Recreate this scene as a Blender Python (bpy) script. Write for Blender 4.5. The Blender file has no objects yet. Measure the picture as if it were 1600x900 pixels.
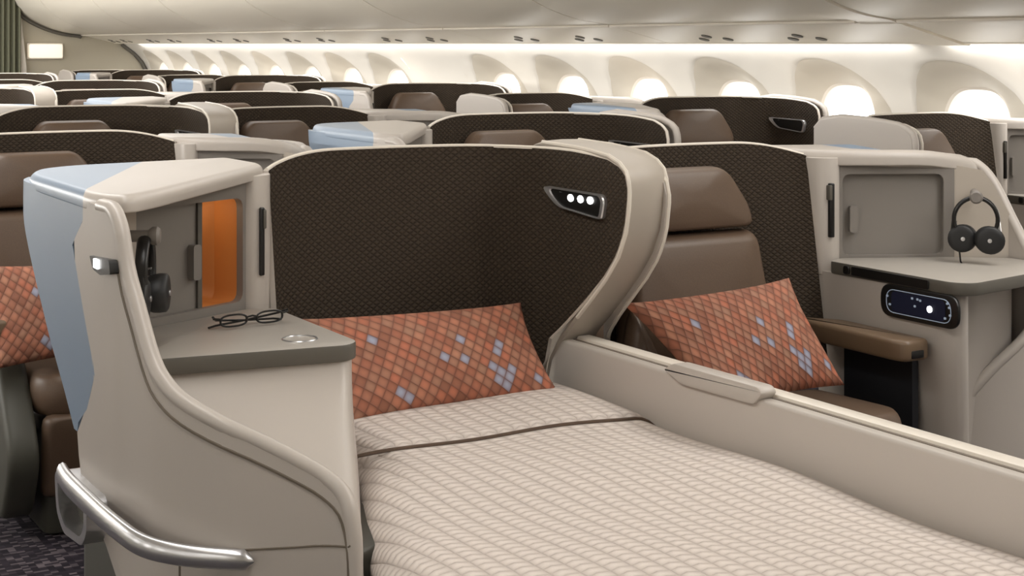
import bpy, bmesh, math, random
from mathutils import Vector
random.seed(4)
D = bpy.data
SC = bpy.context.scene
COL = SC.collection

# ------------------------------------------------------------------ camera
# X: across the cabin (right window wall +), Y: towards the rear of the cabin, Z up
YAW = math.atan(1405/2450)
cam_d = D.cameras.new('camera'); cam = D.objects.new('camera', cam_d); COL.objects.link(cam)
cam.location = (0, 0, 1.42); cam.rotation_euler = (math.pi/2, 0, -YAW)
cam_d.sensor_width = 36; cam_d.lens = 2450/1600*36; cam_d.shift_y = -382/1600
cam_d.clip_start = .05
SC.camera = cam
# ------------------------------------------------------------------ light and exposure
SC.view_settings.view_transform = 'Standard'; SC.view_settings.look = 'None'
SC.view_settings.exposure = 0.08; SC.view_settings.gamma = 1
SC.view_settings.use_curve_mapping = False
W = D.worlds.new('sky'); SC.world = W; W.use_nodes = True
W.node_tree.nodes['Background'].inputs[0].default_value = (1, .97, .92, 1)
W.node_tree.nodes['Background'].inputs[1].default_value = 3.5

def area(name, loc, rot, sx, sy, power, col=(1, .93, .84), spread=180):
    l = D.lights.new(name, 'AREA'); l.shape = 'RECTANGLE'; l.size = sx; l.size_y = sy
    l.energy = power; l.color = col; l.spread = math.radians(spread)
    o = D.objects.new(name, l); COL.objects.link(o); o.location = loc; o.rotation_euler = rot
    return o
R = math.radians
WARM = (1, .98, .953)
area('ceiling_lamp', (.78, 3.5, 2.34), (0, 0, 0), .36, 5.4, 38, WARM)
area('ceiling_lamp', (3.5, .9, 2.34), (0, 0, 0), .9, 4.2, 70, WARM)
area('ceiling_lamp', (3.2, 4.6, 2.34), (0, 0, 0), .9, 3.0, 15, WARM)
area('ceiling_lamp', (2.2, 9.6, 2.34), (0, 0, 0), 2.4, 4.6, 70, WARM)
area('ceiling_lamp', (2.2, 14.8, 2.34), (0, 0, 0), 2.4, 5.0, 88, WARM)
# LED strips hidden in the cove over the right hand windows, then a left fill
area('cove_lamp', (5.035, 11.24, 1.412), (0, R(-14), 0), .03, 12.0, 44, (1, .985, .955))
area('cove_lamp', (5.035, 3.03, 1.412), (0, R(-14), 0), .03, 4.0, 20, (1, .985, .955))
area('cove_lamp', (-.64, 11.0, 1.405), (0, R(-85), 0), .06, 13.0, 160, (1, .98, .94))  # unseen left strip, turned across the cabin to brighten the right bins
# added fill strip inside the left wall, standing in for daylight of its windows
area('window_daylight', (-.85, 10.0, 1.05), (0, R(-90), 0), .45, 8.0, 20, (1, .98, .95))

# ------------------------------------------------------------------ materials
def lin(c):
    c /= 255.
    return c/12.92 if c <= .04045 else ((c+.055)/1.055)**2.4
def rgb(r, g, b): return (lin(r), lin(g), lin(b), 1)
def new_mat(name, col, rough=.5, metal=0, spec=.5):
    m = D.materials.new(name); m.use_nodes = True
    b = m.node_tree.nodes['Principled BSDF']
    b.inputs['Base Color'].default_value = col
    b.inputs['Roughness'].default_value = rough
    b.inputs['Metallic'].default_value = metal
    b.inputs['Specular IOR Level'].default_value = spec
    return m
def nd(m, t, **k):
    n = m.node_tree.nodes.new(t)
    for a, v in k.items(): setattr(n, a, v)
    return n
def ln(m, a, b): m.node_tree.links.new(a, b)
def bsdf(m): return m.node_tree.nodes['Principled BSDF']
def math_n(m, op, a, b=None):
    n = nd(m, 'ShaderNodeMath', operation=op)
    for i, v in enumerate((a, b)):
        if v is None: continue
        if isinstance(v, (int, float)): n.inputs[i].default_value = v
        else: ln(m, v, n.inputs[i])
    return n.outputs[0]
def speckle(m, scale, amount, bump=.05):
    """fine surface grain of moulded plastic / leather"""
    tc = nd(m, 'ShaderNodeTexCoord'); no = nd(m, 'ShaderNodeTexNoise')
    no.inputs['Scale'].default_value = scale; no.inputs['Detail'].default_value = 2
    ln(m, tc.outputs['Object'], no.inputs['Vector'])
    base = bsdf(m).inputs['Base Color'].default_value[:]
    mx = nd(m, 'ShaderNodeMix', data_type='RGBA', blend_type='MULTIPLY'); mx.inputs[0].default_value = amount
    mx.inputs[6].default_value = base
    ln(m, no.outputs['Color'] if False else no.outputs['Fac'], mx.inputs[7])
    ln(m, mx.outputs[2], bsdf(m).inputs['Base Color'])
    bp = nd(m, 'ShaderNodeBump'); bp.inputs['Strength'].default_value = bump; bp.inputs['Distance'].default_value = .002
    ln(m, no.outputs['Fac'], bp.inputs['Height']); ln(m, bp.outputs[0], bsdf(m).inputs['Normal'])
    return m

M = {}
M['cream'] = speckle(new_mat('cream_plastic', rgb(190, 182, 174), .36), 900, .06, .02)
M['cream_lo'] = speckle(new_mat('warm_grey_plastic', rgb(182, 172, 160), .42), 900, .06, .02)
M['rim'] = new_mat('pale_trim', rgb(228, 220, 208), .3)
M['blue'] = speckle(new_mat('blue_grey_metallic_plastic', rgb(132, 150, 171), .36), 900, .06, .02)
M['grey'] = new_mat('grey_liner', rgb(128, 122, 116), .5)
M['greyd'] = new_mat('dark_grey_plastic', rgb(92, 88, 80), .5)
M['shelf'] = new_mat('shelf_laminate', rgb(164, 158, 150), .42)
M['olive'] = speckle(new_mat('olive_grey_shroud', rgb(72, 71, 63), .5), 600, .1, .03)
M['black'] = new_mat('black_plastic', rgb(22, 21, 20), .35)
M['navy'] = new_mat('dark_recess', rgb(30, 31, 36), .6)
M['chrome'] = new_mat('satin_chrome', rgb(214, 214, 216), .28, .85)
M['orange'] = new_mat('orange_liner', rgb(214, 146, 80), .55)
M['leather'] = speckle(new_mat('brown_leather', rgb(104, 84, 68), .42), 260, .25, .12)
M['leathers'] = speckle(new_mat('brown_leather_side', rgb(92, 73, 58), .45), 260, .25, .12)
M['armrest'] = new_mat('bronze_armrest', rgb(112, 92, 72), .38)
M['ear'] = new_mat('ear_pad', rgb(26, 26, 27), .5)
M['wall'] = speckle(new_mat('ivory_sidewall', rgb(231, 226, 217), .5), 700, .04, .02)
M['reveal'] = new_mat('window_reveal', rgb(205, 197, 183), .6)
M['bin'] = speckle(new_mat('ivory_bin', rgb(240, 233, 218), .4), 700, .04, .02)
M['endwall'] = new_mat('endwall_laminate', rgb(176, 168, 150), .55)
M['seam'] = new_mat('panel_gap', rgb(110, 100, 88), .7)
M['curtain'] = new_mat('green_grey_curtain', rgb(112, 112, 92), .9)

def emis(name, col, s):
    m = new_mat(name, col, .4)
    bsdf(m).inputs['Emission Color'].default_value = col; bsdf(m).inputs['Emission Strength'].default_value = s
    return m
M['led'] = emis('led_white', (1, 1, 1, 1), 5)
M['glow'] = emis('sign_white', rgb(255, 244, 224), .55)
M['lcd'] = emis('blue_lcd', rgb(22, 27, 48), .12)
M['icon'] = emis('lit_icon', rgb(170, 185, 205), .18)
# glass
g = D.materials.new('window_glass'); g.use_nodes = True
nt = g.node_tree; nt.nodes.clear()
out = nt.nodes.new('ShaderNodeOutputMaterial'); mx = nt.nodes.new('ShaderNodeMixShader'); mx.inputs[0].default_value = .06
tr = nt.nodes.new('ShaderNodeBsdfTransparent'); gl = nt.nodes.new('ShaderNodeBsdfGlossy'); gl.inputs['Roughness'].default_value = .05
nt.links.new(tr.outputs[0], mx.inputs[1]); nt.links.new(gl.outputs[0], mx.inputs[2]); nt.links.new(mx.outputs[0], out.inputs[0])
M['glass'] = g

def quilt_mat(name, c1, c2, cell, bump):
    """dark fabric with a fine diagonal diamond stitch (UV in metres)"""
    m = new_mat(name, c1, .8, 0, .25)
    tc = nd(m, 'ShaderNodeUVMap'); sp = nd(m, 'ShaderNodeSeparateXYZ'); ln(m, tc.outputs[0], sp.inputs[0])
    u, v = sp.outputs[0], sp.outputs[1]
    a = math_n(m, 'MULTIPLY', math_n(m, 'ADD', u, math_n(m, 'MULTIPLY', v, 1.35)), math.pi/cell)
    b = math_n(m, 'MULTIPLY', math_n(m, 'SUBTRACT', u, math_n(m, 'MULTIPLY', v, 1.35)), math.pi/cell)
    h = math_n(m, 'MINIMUM', math_n(m, 'ABSOLUTE', math_n(m, 'SINE', a)), math_n(m, 'ABSOLUTE', math_n(m, 'SINE', b)))
    h = math_n(m, 'POWER', h, .6)
    no = nd(m, 'ShaderNodeTexNoise'); no.inputs['Scale'].default_value = 420; ln(m, tc.outputs[0], no.inputs['Vector'])
    mx = nd(m, 'ShaderNodeMix', data_type='RGBA'); mx.inputs[6].default_value = c2; mx.inputs[7].default_value = c1
    ln(m, math_n(m, 'MULTIPLY', math_n(m, 'ADD', h, math_n(m, 'MULTIPLY', no.outputs['Fac'], .6)), .75), mx.inputs[0])
    ln(m, mx.outputs[2], bsdf(m).inputs['Base Color'])
    bp = nd(m, 'ShaderNodeBump'); bp.inputs['Strength'].default_value = bump; bp.inputs['Distance'].default_value = .003
    ln(m, h, bp.inputs['Height']); ln(m, bp.outputs[0], bsdf(m).inputs['Normal'])
    return m
M['quilt'] = quilt_mat('dark_quilted_fabric', rgb(66, 55, 44), rgb(34, 28, 22), .021, .8)

def duvet_mat():
    """scalloped ribs: rows of small pillows, every second row shifted (UV in metres)"""
    m = new_mat('taupe_quilted_duvet', rgb(200, 182, 166), .75, 0, .3)
    tc = nd(m, 'ShaderNodeUVMap'); sp = nd(m, 'ShaderNodeSeparateXYZ'); ln(m, tc.outputs[0], sp.inputs[0])
    cu, cv = .042, .025
    x = math_n(m, 'DIVIDE', sp.outputs[0], cu); y = math_n(m, 'DIVIDE', sp.outputs[1], cv)
    fx = math_n(m, 'FRACT', x)
    # each scale slopes along the bed, like overlapping shingles bent into a chevron
    tri = math_n(m, 'ABSOLUTE', math_n(m, 'SUBTRACT', fx, .5))
    yy = math_n(m, 'FRACT', math_n(m, 'ADD', y, math_n(m, 'MULTIPLY', tri, .6)))
    hx = math_n(m, 'POWER', math_n(m, 'SINE', math_n(m, 'MULTIPLY', fx, math.pi)), .55)
    hy = math_n(m, 'POWER', math_n(m, 'SINE', math_n(m, 'MULTIPLY', yy, math.pi)), .6)
    h = math_n(m, 'MULTIPLY', hx, math_n(m, 'ADD', math_n(m, 'MULTIPLY', hy, .8), .2))
    no = nd(m, 'ShaderNodeTexNoise'); no.inputs['Scale'].default_value = 300; ln(m, tc.outputs[0], no.inputs['Vector'])
    mx = nd(m, 'ShaderNodeMix', data_type='RGBA'); mx.inputs[6].default_value = rgb(176, 164, 156); mx.inputs[7].default_value = rgb(218, 208, 200)
    ln(m, math_n(m, 'ADD', math_n(m, 'MULTIPLY', h, .8), math_n(m, 'MULTIPLY', no.outputs['Fac'], .3)), mx.inputs[0])
    ln(m, mx.outputs[2], bsdf(m).inputs['Base Color'])
    bp = nd(m, 'ShaderNodeBump'); bp.inputs['Strength'].default_value = .75; bp.inputs['Distance'].default_value = .006
    ln(m, h, bp.inputs['Height']); ln(m, bp.outputs[0], bsdf(m).inputs['Normal'])
    return m
M['duvet'] = duvet_mat()

def pillow_mat(name, blues):
    """woven diamonds in terracotta shades with a scatter of blue-grey patches"""
    m = new_mat(name, rgb(170, 90, 60), .7, 0, .3)
    tc = nd(m, 'ShaderNodeUVMap'); mp = nd(m, 'ShaderNodeMapping')
    mp.inputs['Rotation'].default_value = (0, 0, R(38)); mp.inputs['Scale'].default_value = (1/.0245, 1/.0245, 1)
    ln(m, tc.outputs[0], mp.inputs['Vector'])
    fl = nd(m, 'ShaderNodeVectorMath', operation='FLOOR'); ln(m, mp.outputs[0], fl.inputs[0])
    fr = nd(m, 'ShaderNodeVectorMath', operation='FRACTION'); ln(m, mp.outputs[0], fr.inputs[0])
    wn = nd(m, 'ShaderNodeTexWhiteNoise', noise_dimensions='2D'); ln(m, fl.outputs[0], wn.inputs['Vector'])
    cr = nd(m, 'ShaderNodeValToRGB')
    els = cr.color_ramp.elements
    els[0].position = 0; els[0].color = rgb(150, 100, 80); els[1].position = 1; els[1].color = rgb(188, 134, 108)
    for p, c in ((.3, rgb(176, 110, 86)), (.55, rgb(168, 126, 104)), (.8, rgb(188, 114, 88))):
        e = els.new(p); e.color = c
    ln(m, wn.outputs['Value'], cr.inputs[0])
    sp = nd(m, 'ShaderNodeSeparateXYZ'); ln(m, fr.outputs[0], sp.inputs[0])
    hx = math_n(m, 'SINE', math_n(m, 'MULTIPLY', sp.outputs[0], math.pi)); hy = math_n(m, 'SINE', math_n(m, 'MULTIPLY', sp.outputs[1], math.pi))
    h = math_n(m, 'POWER', math_n(m, 'MULTIPLY', hx, hy), .4)
    tot = None
    for (i, j) in blues:
        dn = nd(m, 'ShaderNodeVectorMath', operation='DISTANCE'); ln(m, fl.outputs[0], dn.inputs[0]); dn.inputs[1].default_value = (i, j, 0)
        q = math_n(m, 'LESS_THAN', dn.outputs['Value'], .5)
        tot = q if tot is None else math_n(m, 'ADD', tot, q)
    mb = nd(m, 'ShaderNodeMix', data_type='RGBA'); ln(m, tot, mb.inputs[0]); ln(m, cr.outputs[0], mb.inputs[6])
    mb.inputs[7].default_value = rgb(164, 168, 188)
    md = nd(m, 'ShaderNodeMix', data_type='RGBA'); ln(m, h, md.inputs[0]); md.inputs[6].default_value = rgb(122, 82, 68)
    ln(m, mb.outputs[2], md.inputs[7]); ln(m, md.outputs[2], bsdf(m).inputs['Base Color'])
    bp = nd(m, 'ShaderNodeBump'); bp.inputs['Strength'].default_value = .7; bp.inputs['Distance'].default_value = .004
    ln(m, h, bp.inputs['Height']); ln(m, bp.outputs[0], bsdf(m).inputs['Normal'])
    return m
def carpet_mat():
    m = new_mat('dark_speckled_carpet', rgb(58, 54, 60), .95, 0, .1)
    tc = nd(m, 'ShaderNodeTexCoord'); mp = nd(m, 'ShaderNodeMapping'); mp.inputs['Scale'].default_value = (1/.02, 1/.012, 1)
    ln(m, tc.outputs['Object'], mp.inputs['Vector'])
    fl = nd(m, 'ShaderNodeVectorMath', operation='FLOOR'); ln(m, mp.outputs[0], fl.inputs[0])
    wn = nd(m, 'ShaderNodeTexWhiteNoise', noise_dimensions='2D'); ln(m, fl.outputs[0], wn.inputs['Vector'])
    cr = nd(m, 'ShaderNodeValToRGB'); els = cr.color_ramp.elements
    els[0].color = rgb(34, 30, 36); els[1].color = rgb(104, 96, 100); e = els.new(.62); e.color = rgb(48, 43, 50)
    ln(m, wn.outputs['Value'], cr.inputs[0]); ln(m, cr.outputs[0], bsdf(m).inputs['Base Color'])
    return m
M['carpet'] = carpet_mat()

# ------------------------------------------------------------------ mesh helpers
def obj(name, verts, faces, mats, parent=None, smooth=35, uv=None, idx=None, recalc=True):
    me = D.meshes.new(name); me.from_pydata([tuple(v) for v in verts], [], faces); me.update()
    if not isinstance(mats, (list, tuple)): mats = [mats]
    for m in mats: me.materials.append(m)
    if uv is not None:
        l = me.uv_layers.new(name='UVMap')
        for lp in me.loops: l.data[lp.index].uv = uv[lp.vertex_index]
    if idx is not None:
        for p, i in zip(me.polygons, idx): p.material_index = i
    if recalc:
        bm = bmesh.new(); bm.from_mesh(me); bmesh.ops.recalc_face_normals(bm, faces=bm.faces); bm.to_mesh(me); bm.free()
    if smooth:
        for p in me.polygons: p.use_smooth = len(p.vertices) < 7
        me.set_sharp_from_angle(angle=R(smooth))
    o = D.objects.new(name, me); COL.objects.link(o)
    if parent: o.parent = parent
    return o
def thing(name, label, cat, loc=(0, 0, 0), group=None):
    o = D.objects.new(name, None); COL.objects.link(o); o.location = loc; o.empty_display_size = .1
    return tag(o, label, cat, group)
def tag(o, label, cat, group=None):
    o['label'] = label; o['category'] = cat
    if group: o['group'] = group
    return o
def struct(o):
    o['kind'] = 'structure'; return o
class MB:
    def __init__(s): s.v = []; s.f = []; s.i = []
    def add(s, v, f, i=0):
        n = len(s.v); s.v += [tuple(q) for q in v]; s.f += [tuple(k+n for k in q) for q in f]; s.i += [i]*len(f); return s
    def obj(s, name, mats, parent=None, smooth=35): return obj(name, s.v, s.f, mats, parent, smooth, idx=s.i)
def loft(rings, closed=True, cap=True):
    n = len(rings[0]); v = [p for r in rings for p in r]; f = []
    for k in range(len(rings)-1):
        for j in range(n if closed else n-1):
            a = k*n+j; b = k*n+(j+1) % n; f.append((a, b, b+n, a+n))
    if cap:
        f.append(tuple(range(n-1, -1, -1))); m = (len(rings)-1)*n; f.append(tuple(range(m, m+n)))
    return v, f
def tube(path, r, n=8, closed=False):
    path = [Vector(p) for p in path]; rings = []; N = len(path); up = None
    for i, p in enumerate(path):
        t = (path[(i+1) % N]-path[i-1]) if closed else (path[min(i+1, N-1)]-path[max(i-1, 0)])
        t.normalize()
        if up is None: up = t.orthogonal().normalized()
        up = (up-t*up.dot(t)).normalized(); b = t.cross(up)
        rr = r[i] if isinstance(r, (list, tuple)) else r
        rings.append([p+(up*math.cos(2*math.pi*k/n)+b*math.sin(2*math.pi*k/n))*rr for k in range(n)])
    if closed: rings.append(rings[0])
    return loft(rings, True, not closed)
def spline(pts, n):
    """Catmull-Rom through tuples of any length"""
    out = []; P = [pts[0]]+list(pts)+[pts[-1]]
    for k in range(1, len(P)-2):
        for j in range(n):
            t = j/n; a, b, c, d = P[k-1], P[k], P[k+1], P[k+2]
            out.append(tuple(.5*((2*b[q])+(-a[q]+c[q])*t+(2*a[q]-5*b[q]+4*c[q]-d[q])*t*t+(-a[q]+3*b[q]-3*c[q]+d[q])*t**3) for q in range(len(b))))
    out.append(tuple(pts[-1])); return out
def interp(x, tab):
    if x <= tab[0][0]: return tab[0][1]
    for (a, b), (c, d) in zip(tab, tab[1:]):
        if x <= c: return b+(d-b)*(x-a)/(c-a)
    return tab[-1][1]
def roundpoly(pts, r, n=5):
    """round the corners of a 2D polygon; r a number or one per corner"""
    out = []; N = len(pts)
    for i in range(N):
        p = Vector(pts[i]); a = Vector(pts[i-1])-p; b = Vector(pts[(i+1) % N])-p
        rr = r[i] if isinstance(r, (list, tuple)) else r
        rr = min(rr, a.length*.48, b.length*.48)
        if rr < 1e-4: out.append(tuple(p)); continue
        q0 = p+a.normalized()*rr; q1 = p+b.normalized()*rr
        for k in range(n+1):
            t = k/n; out.append(tuple(q0*(1-t)**2+p*2*t*(1-t)+q1*t*t))
    return out
def slab(poly, z0, z1, e=.01, n=3, fz=None, map3=None, eb=None):
    """closed slab over a 2D outline with softened top and bottom edges"""
    poly = [p for i, p in enumerate(poly) if math.hypot(p[0]-poly[i-1][0], p[1]-poly[i-1][1]) > 2e-4]
    N = len(poly); nor = []
    ar = sum(poly[i-1][0]*poly[i][1]-poly[i][0]*poly[i-1][1] for i in range(N)); sg = 1 if ar > 0 else -1
    for i in range(N):
        t = Vector(poly[(i+1) % N])-Vector(poly[i-1])
        if t.length < 1e-9: t = Vector((1, 0))
        t.normalize(); nor.append((t.y*sg, -t.x*sg))
    rings = []
    def ring(z, ins): rings.append([(p[0]-q[0]*ins, p[1]-q[1]*ins, z) for p, q in zip(poly, nor)])
    for k in range(n+1):
        eb_ = e if eb is None else eb
        a = math.pi/2*k/n; ring(z0+eb_*(1-math.cos(a)), eb_*(1-math.sin(a))) if e else None
    for k in range(n, -1, -1):
        a = math.pi/2*k/n; ring(z1-e*(1-math.cos(a)), e*(1-math.sin(a))) if e else None
    if not e: ring(z0, 0); ring(z1, 0)
    if fz: rings = [[fz(p) for p in r] for r in rings]
    if map3: rings = [[map3(*p) for p in r] for r in rings]
    return loft(rings)
def rbox(c, s, e=.008, rot=0):
    x, y, z = s[0]/2, s[1]/2, s[2]/2
    poly = roundpoly([(-x, -y), (x, -y), (x, y), (-x, y)], e*1.5, 3)
    ca, sa = math.cos(rot), math.sin(rot)
    return slab(poly, -z, z, min(e, z*.9), 2, map3=lambda a, b, h: (c[0]+a*ca-b*sa, c[1]+a*sa+b*ca, c[2]+h))
def puff(outline, map3, t, inset=.035, n=5):
    """upholstered pad: 2D outline, softly rounded both sides; map3(a,b,h)->3D"""
    cx = sum(p[0] for p in outline)/len(outline); cy = sum(p[1] for p in outline)/len(outline)
    rings = []; size = max(max(p[0] for p in outline)-min(p[0] for p in outline), .01)
    for k in range(-n, n+1):
        a = math.pi/2*k/n; h = math.sin(a)*t/2; sc = 1-(1-math.cos(a))*inset*2/size
        rings.append([map3(cx+(p[0]-cx)*sc, cy+(p[1]-cy)*sc, h) for p in outline])
    # gently crowned middle on each side
    for sgn in (-1, 1):
        for sc in (.8, .5, .2):
            e = (1-inset*2/size); rr = [map3(cx+(p[0]-cx)*sc*e, cy+(p[1]-cy)*sc*e, sgn*(t/2+.012*(1-sc*sc))) for p in outline]
            rings.insert(0, rr) if sgn < 0 else rings.append(rr)
    return loft(rings)
def wallsheet(gr, th, nsign=1):
    """thin closed wall from a grid gr[i][j] of points, thickened along its in-plan normal"""
    I = len(gr); J = len(gr[0]); v = []; f = []
    def nrm(i, j):
        a = Vector(gr[min(i+1, I-1)][j])-Vector(gr[max(i-1, 0)][j]); a.z = 0
        if a.length < 1e-6:
            a = Vector(gr[min(i+2, I-1)][j])-Vector(gr[max(i-2, 0)][j]); a.z = 0
        a.normalize(); return Vector((a.y, -a.x, 0))*nsign
    for i in range(I):
        for j in range(J): v.append(Vector(gr[i][j]))
    for i in range(I):
        for j in range(J): v.append(Vector(gr[i][j])+nrm(i, j)*th)
    o = I*J
    for i in range(I-1):
        for j in range(J-1):
            a = i*J+j; f.append((a, a+J, a+J+1, a+1)); f.append((o+a, o+a+1, o+a+J+1, o+a+J))
    for i in range(I-1):
        for j in (0, J-1):
            a = i*J+j; f.append((a, a+J, o+a+J, o+a))
    for j in range(J-1):
        for i in (0, I-1):
            a = i*J+j; f.append((a, a+1, o+a+1, o+a))
    return v, f

# ------------------------------------------------------------------ the cabin
YB = 17.85; YF = -1.6; XC = 2.195; XL = 2*XC-5.42
fl = obj('floor', [(XL, YF, 0), (5.6, YF, 0), (5.6, YB+.1, 0), (XL, YB+.1, 0), (XL, YF, -.1), (5.6, YF, -.1), (5.6, YB+.1, -.1), (XL, YB+.1, -.1)],
         [(0, 1, 2, 3), (7, 6, 5, 4), (0, 4, 5, 1), (1, 5, 6, 2), (2, 6, 7, 3), (3, 7, 4, 0)], M['carpet'], smooth=0); struct(fl)
WT = [(0, 5.22), (.45, 5.38), (.8, 5.42), (1.0, 5.405), (1.1, 5.375), (1.2, 5.325), (1.3, 5.24), (1.42, 5.08), (1.5, 4.95)]
def wx(z): return interp(z, WT)
P0, DP = 5.163, .871
def bay_panel(y0, y1):
    zs = [0, .3, .6, .9, 1.05, 1.15, 1.22, 1.3, 1.36, 1.42, 1.5]
    v = [(wx(z), y, z) for y in (y0, y1) for z in zs]+[(wx(z)+.16, y, z) for y in (y0, y1) for z in zs]
    n = len(zs); f = []
    for k in range(n-1):
        f += [(k, k+1, n+k+1, n+k), (2*n+k, 3*n+k, 3*n+k+1, 2*n+k+1)]
    return v, f
def ell(n, cy, cz, ay, az, p=2.4):
    o = []
    for k in range(n):
        a = 2*math.pi*(k+.5)/n; c, s = math.cos(a), math.sin(a)
        o.append((cy+ay*abs(c)**(2/p)*(1 if c > 0 else -1), cz+az*abs(s)**(2/p)*(1 if s > 0 else -1)))
    return o
def mx_(x, side): return x if side > 0 else 2*XC-x
NW = 64; wn = 0
for side in (1, -1):
 wall = MB()
 for n in (range(-8, 15) if side > 0 else range(-8, 15)):
     yc = P0+n*DP; y0, y1 = yc-DP/2, yc+DP/2
     if n == 14: y1 = YB
     if n == 6 or n < (-2 if side > 0 else -7) or (side < 0 and n > 8):
         v, f = bay_panel(y0, y1); wall.add([(mx_(x, side), y, z) for x, y, z in v], f); continue
     zl, zh = .5, 1.405
     rev = ell(NW, yc, .96, .365, .385, 2.2)
     # outer rectangle loop, matched by angle
     rect = []
     for (y, z) in rev:
         dy, dz = y-yc, z-.955; hy = (y1-yc) if dy > 0 else (yc-y0); hz = (zh-.955) if dz > 0 else (.955-zl)
         k = min(hy/max(abs(dy), 1e-6), hz/max(abs(dz), 1e-6)); rect.append((yc+dy*k, .955+dz*k))
     for cy, cz in ((y0, zl), (y1, zl), (y0, zh), (y1, zh)):
         b = min(range(NW), key=lambda q: (rect[q][0]-cy)**2+(rect[q][1]-cz)**2); rect[b] = (cy, cz)
     rings = []
     for t in (0, .2, .4, .6, .8, .93, 1):
         rings.append([(wx(a[1]+(b[1]-a[1])*t)+(.006 if t == 1 else 0), a[0]+(b[0]-a[0])*t, a[1]+(b[1]-a[1])*t) for a, b in zip(rect, rev)])
     v, f = loft(rings, cap=False); wall.add([(mx_(x, side), y, z) for x, y, z in v], f)
     zs1 = [0, .2, .4, .5]
     for zz in ([0, .2, .4, .5], [1.405, 1.45, 1.5])[:2 if side > 0 else 1]:
         v = [(mx_(wx(z), side), y, z) for y in (y0, y1) for z in zz]; m = len(zz)
         wall.add(v, [(k, k+1, m+k+1, m+k) for k in range(m-1)])
     # window: bowl shaped reveal, inner rim, pane
     wn += 1
     w = struct(D.objects.new('window_%d' % wn, None)); COL.objects.link(w); w.location = (mx_(5.42, side), yc, .93)
     pan = ell(NW, yc, .925, .215, .295, 3.0)
     XP = 5.43
     rr = []
     for t, dx in ((0, .006), (.05, .016), (.3, None), (.6, None), (.9, None), (1, None)):
         r = []
         for a, b in zip(rev, pan):
             y, z = a[0]+(b[0]-a[0])*t, a[1]+(b[1]-a[1])*t
             xa = wx(a[1])+.006; x = xa+(XP-.02-xa)*(t**1.1) if dx is None or t > 0 else xa
             r.append((side*(x-5.42), y-yc, z-.93))
         rr.append(r)
     obj('window_reveal', *loft(rr, cap=False), M['reveal'], w)
     rim = []
     for ins, x in ((0, XP-.02), (.012, XP-.012), (.016, XP+.02), (.02, XP+.06), (.0, XP+.065)):
         p2 = ell(NW, 0, -.005, .215-ins, .295-ins, 3.0); rim.append([(side*(x-5.42), a, b) for a, b in p2])
     obj('window_rim', *loft(rim, cap=False), M['rim'], w)
     p2 = ell(NW, 0, -.005, .213, .293, 3.0)
     obj('window_pane', *loft([[(side*(XP+.03-5.42), a, b) for a, b in p2], [(side*(XP+.034-5.42), a, b) for a, b in p2]]), M['glass'], w)
 struct(wall.obj('wall_right' if side > 0 else 'wall_left', [M['wall']]))
# left side wall, forward partition, ceiling
struct(obj('wall_front', *rbox((XC, YF-.05, 1.2), (6.6, .1, 2.4)), M['endwall']))
cl = [(XC+1.62*s, 2.36 if abs(s) < .99 else 2.36) for s in (-1, -.5, 0, .5, 1)]
v = [(x, y, z+dz) for dz in (0, .05) for y in (YF, YB) for x, z in cl]; n = len(cl)
struct(obj('ceiling', v, [(k, k+1, n+k+1, n+k) for k in range(n-1)]+[(2*n+k, 3*n+k, 3*n+k+1, 2*n+k+1) for k in range(n-1)], M['wall']))
struct(obj('wall_back', *rbox((XC, YB+.05, 1.2), (6.6, .1, 2.4), .002), M['endwall']))

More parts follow.
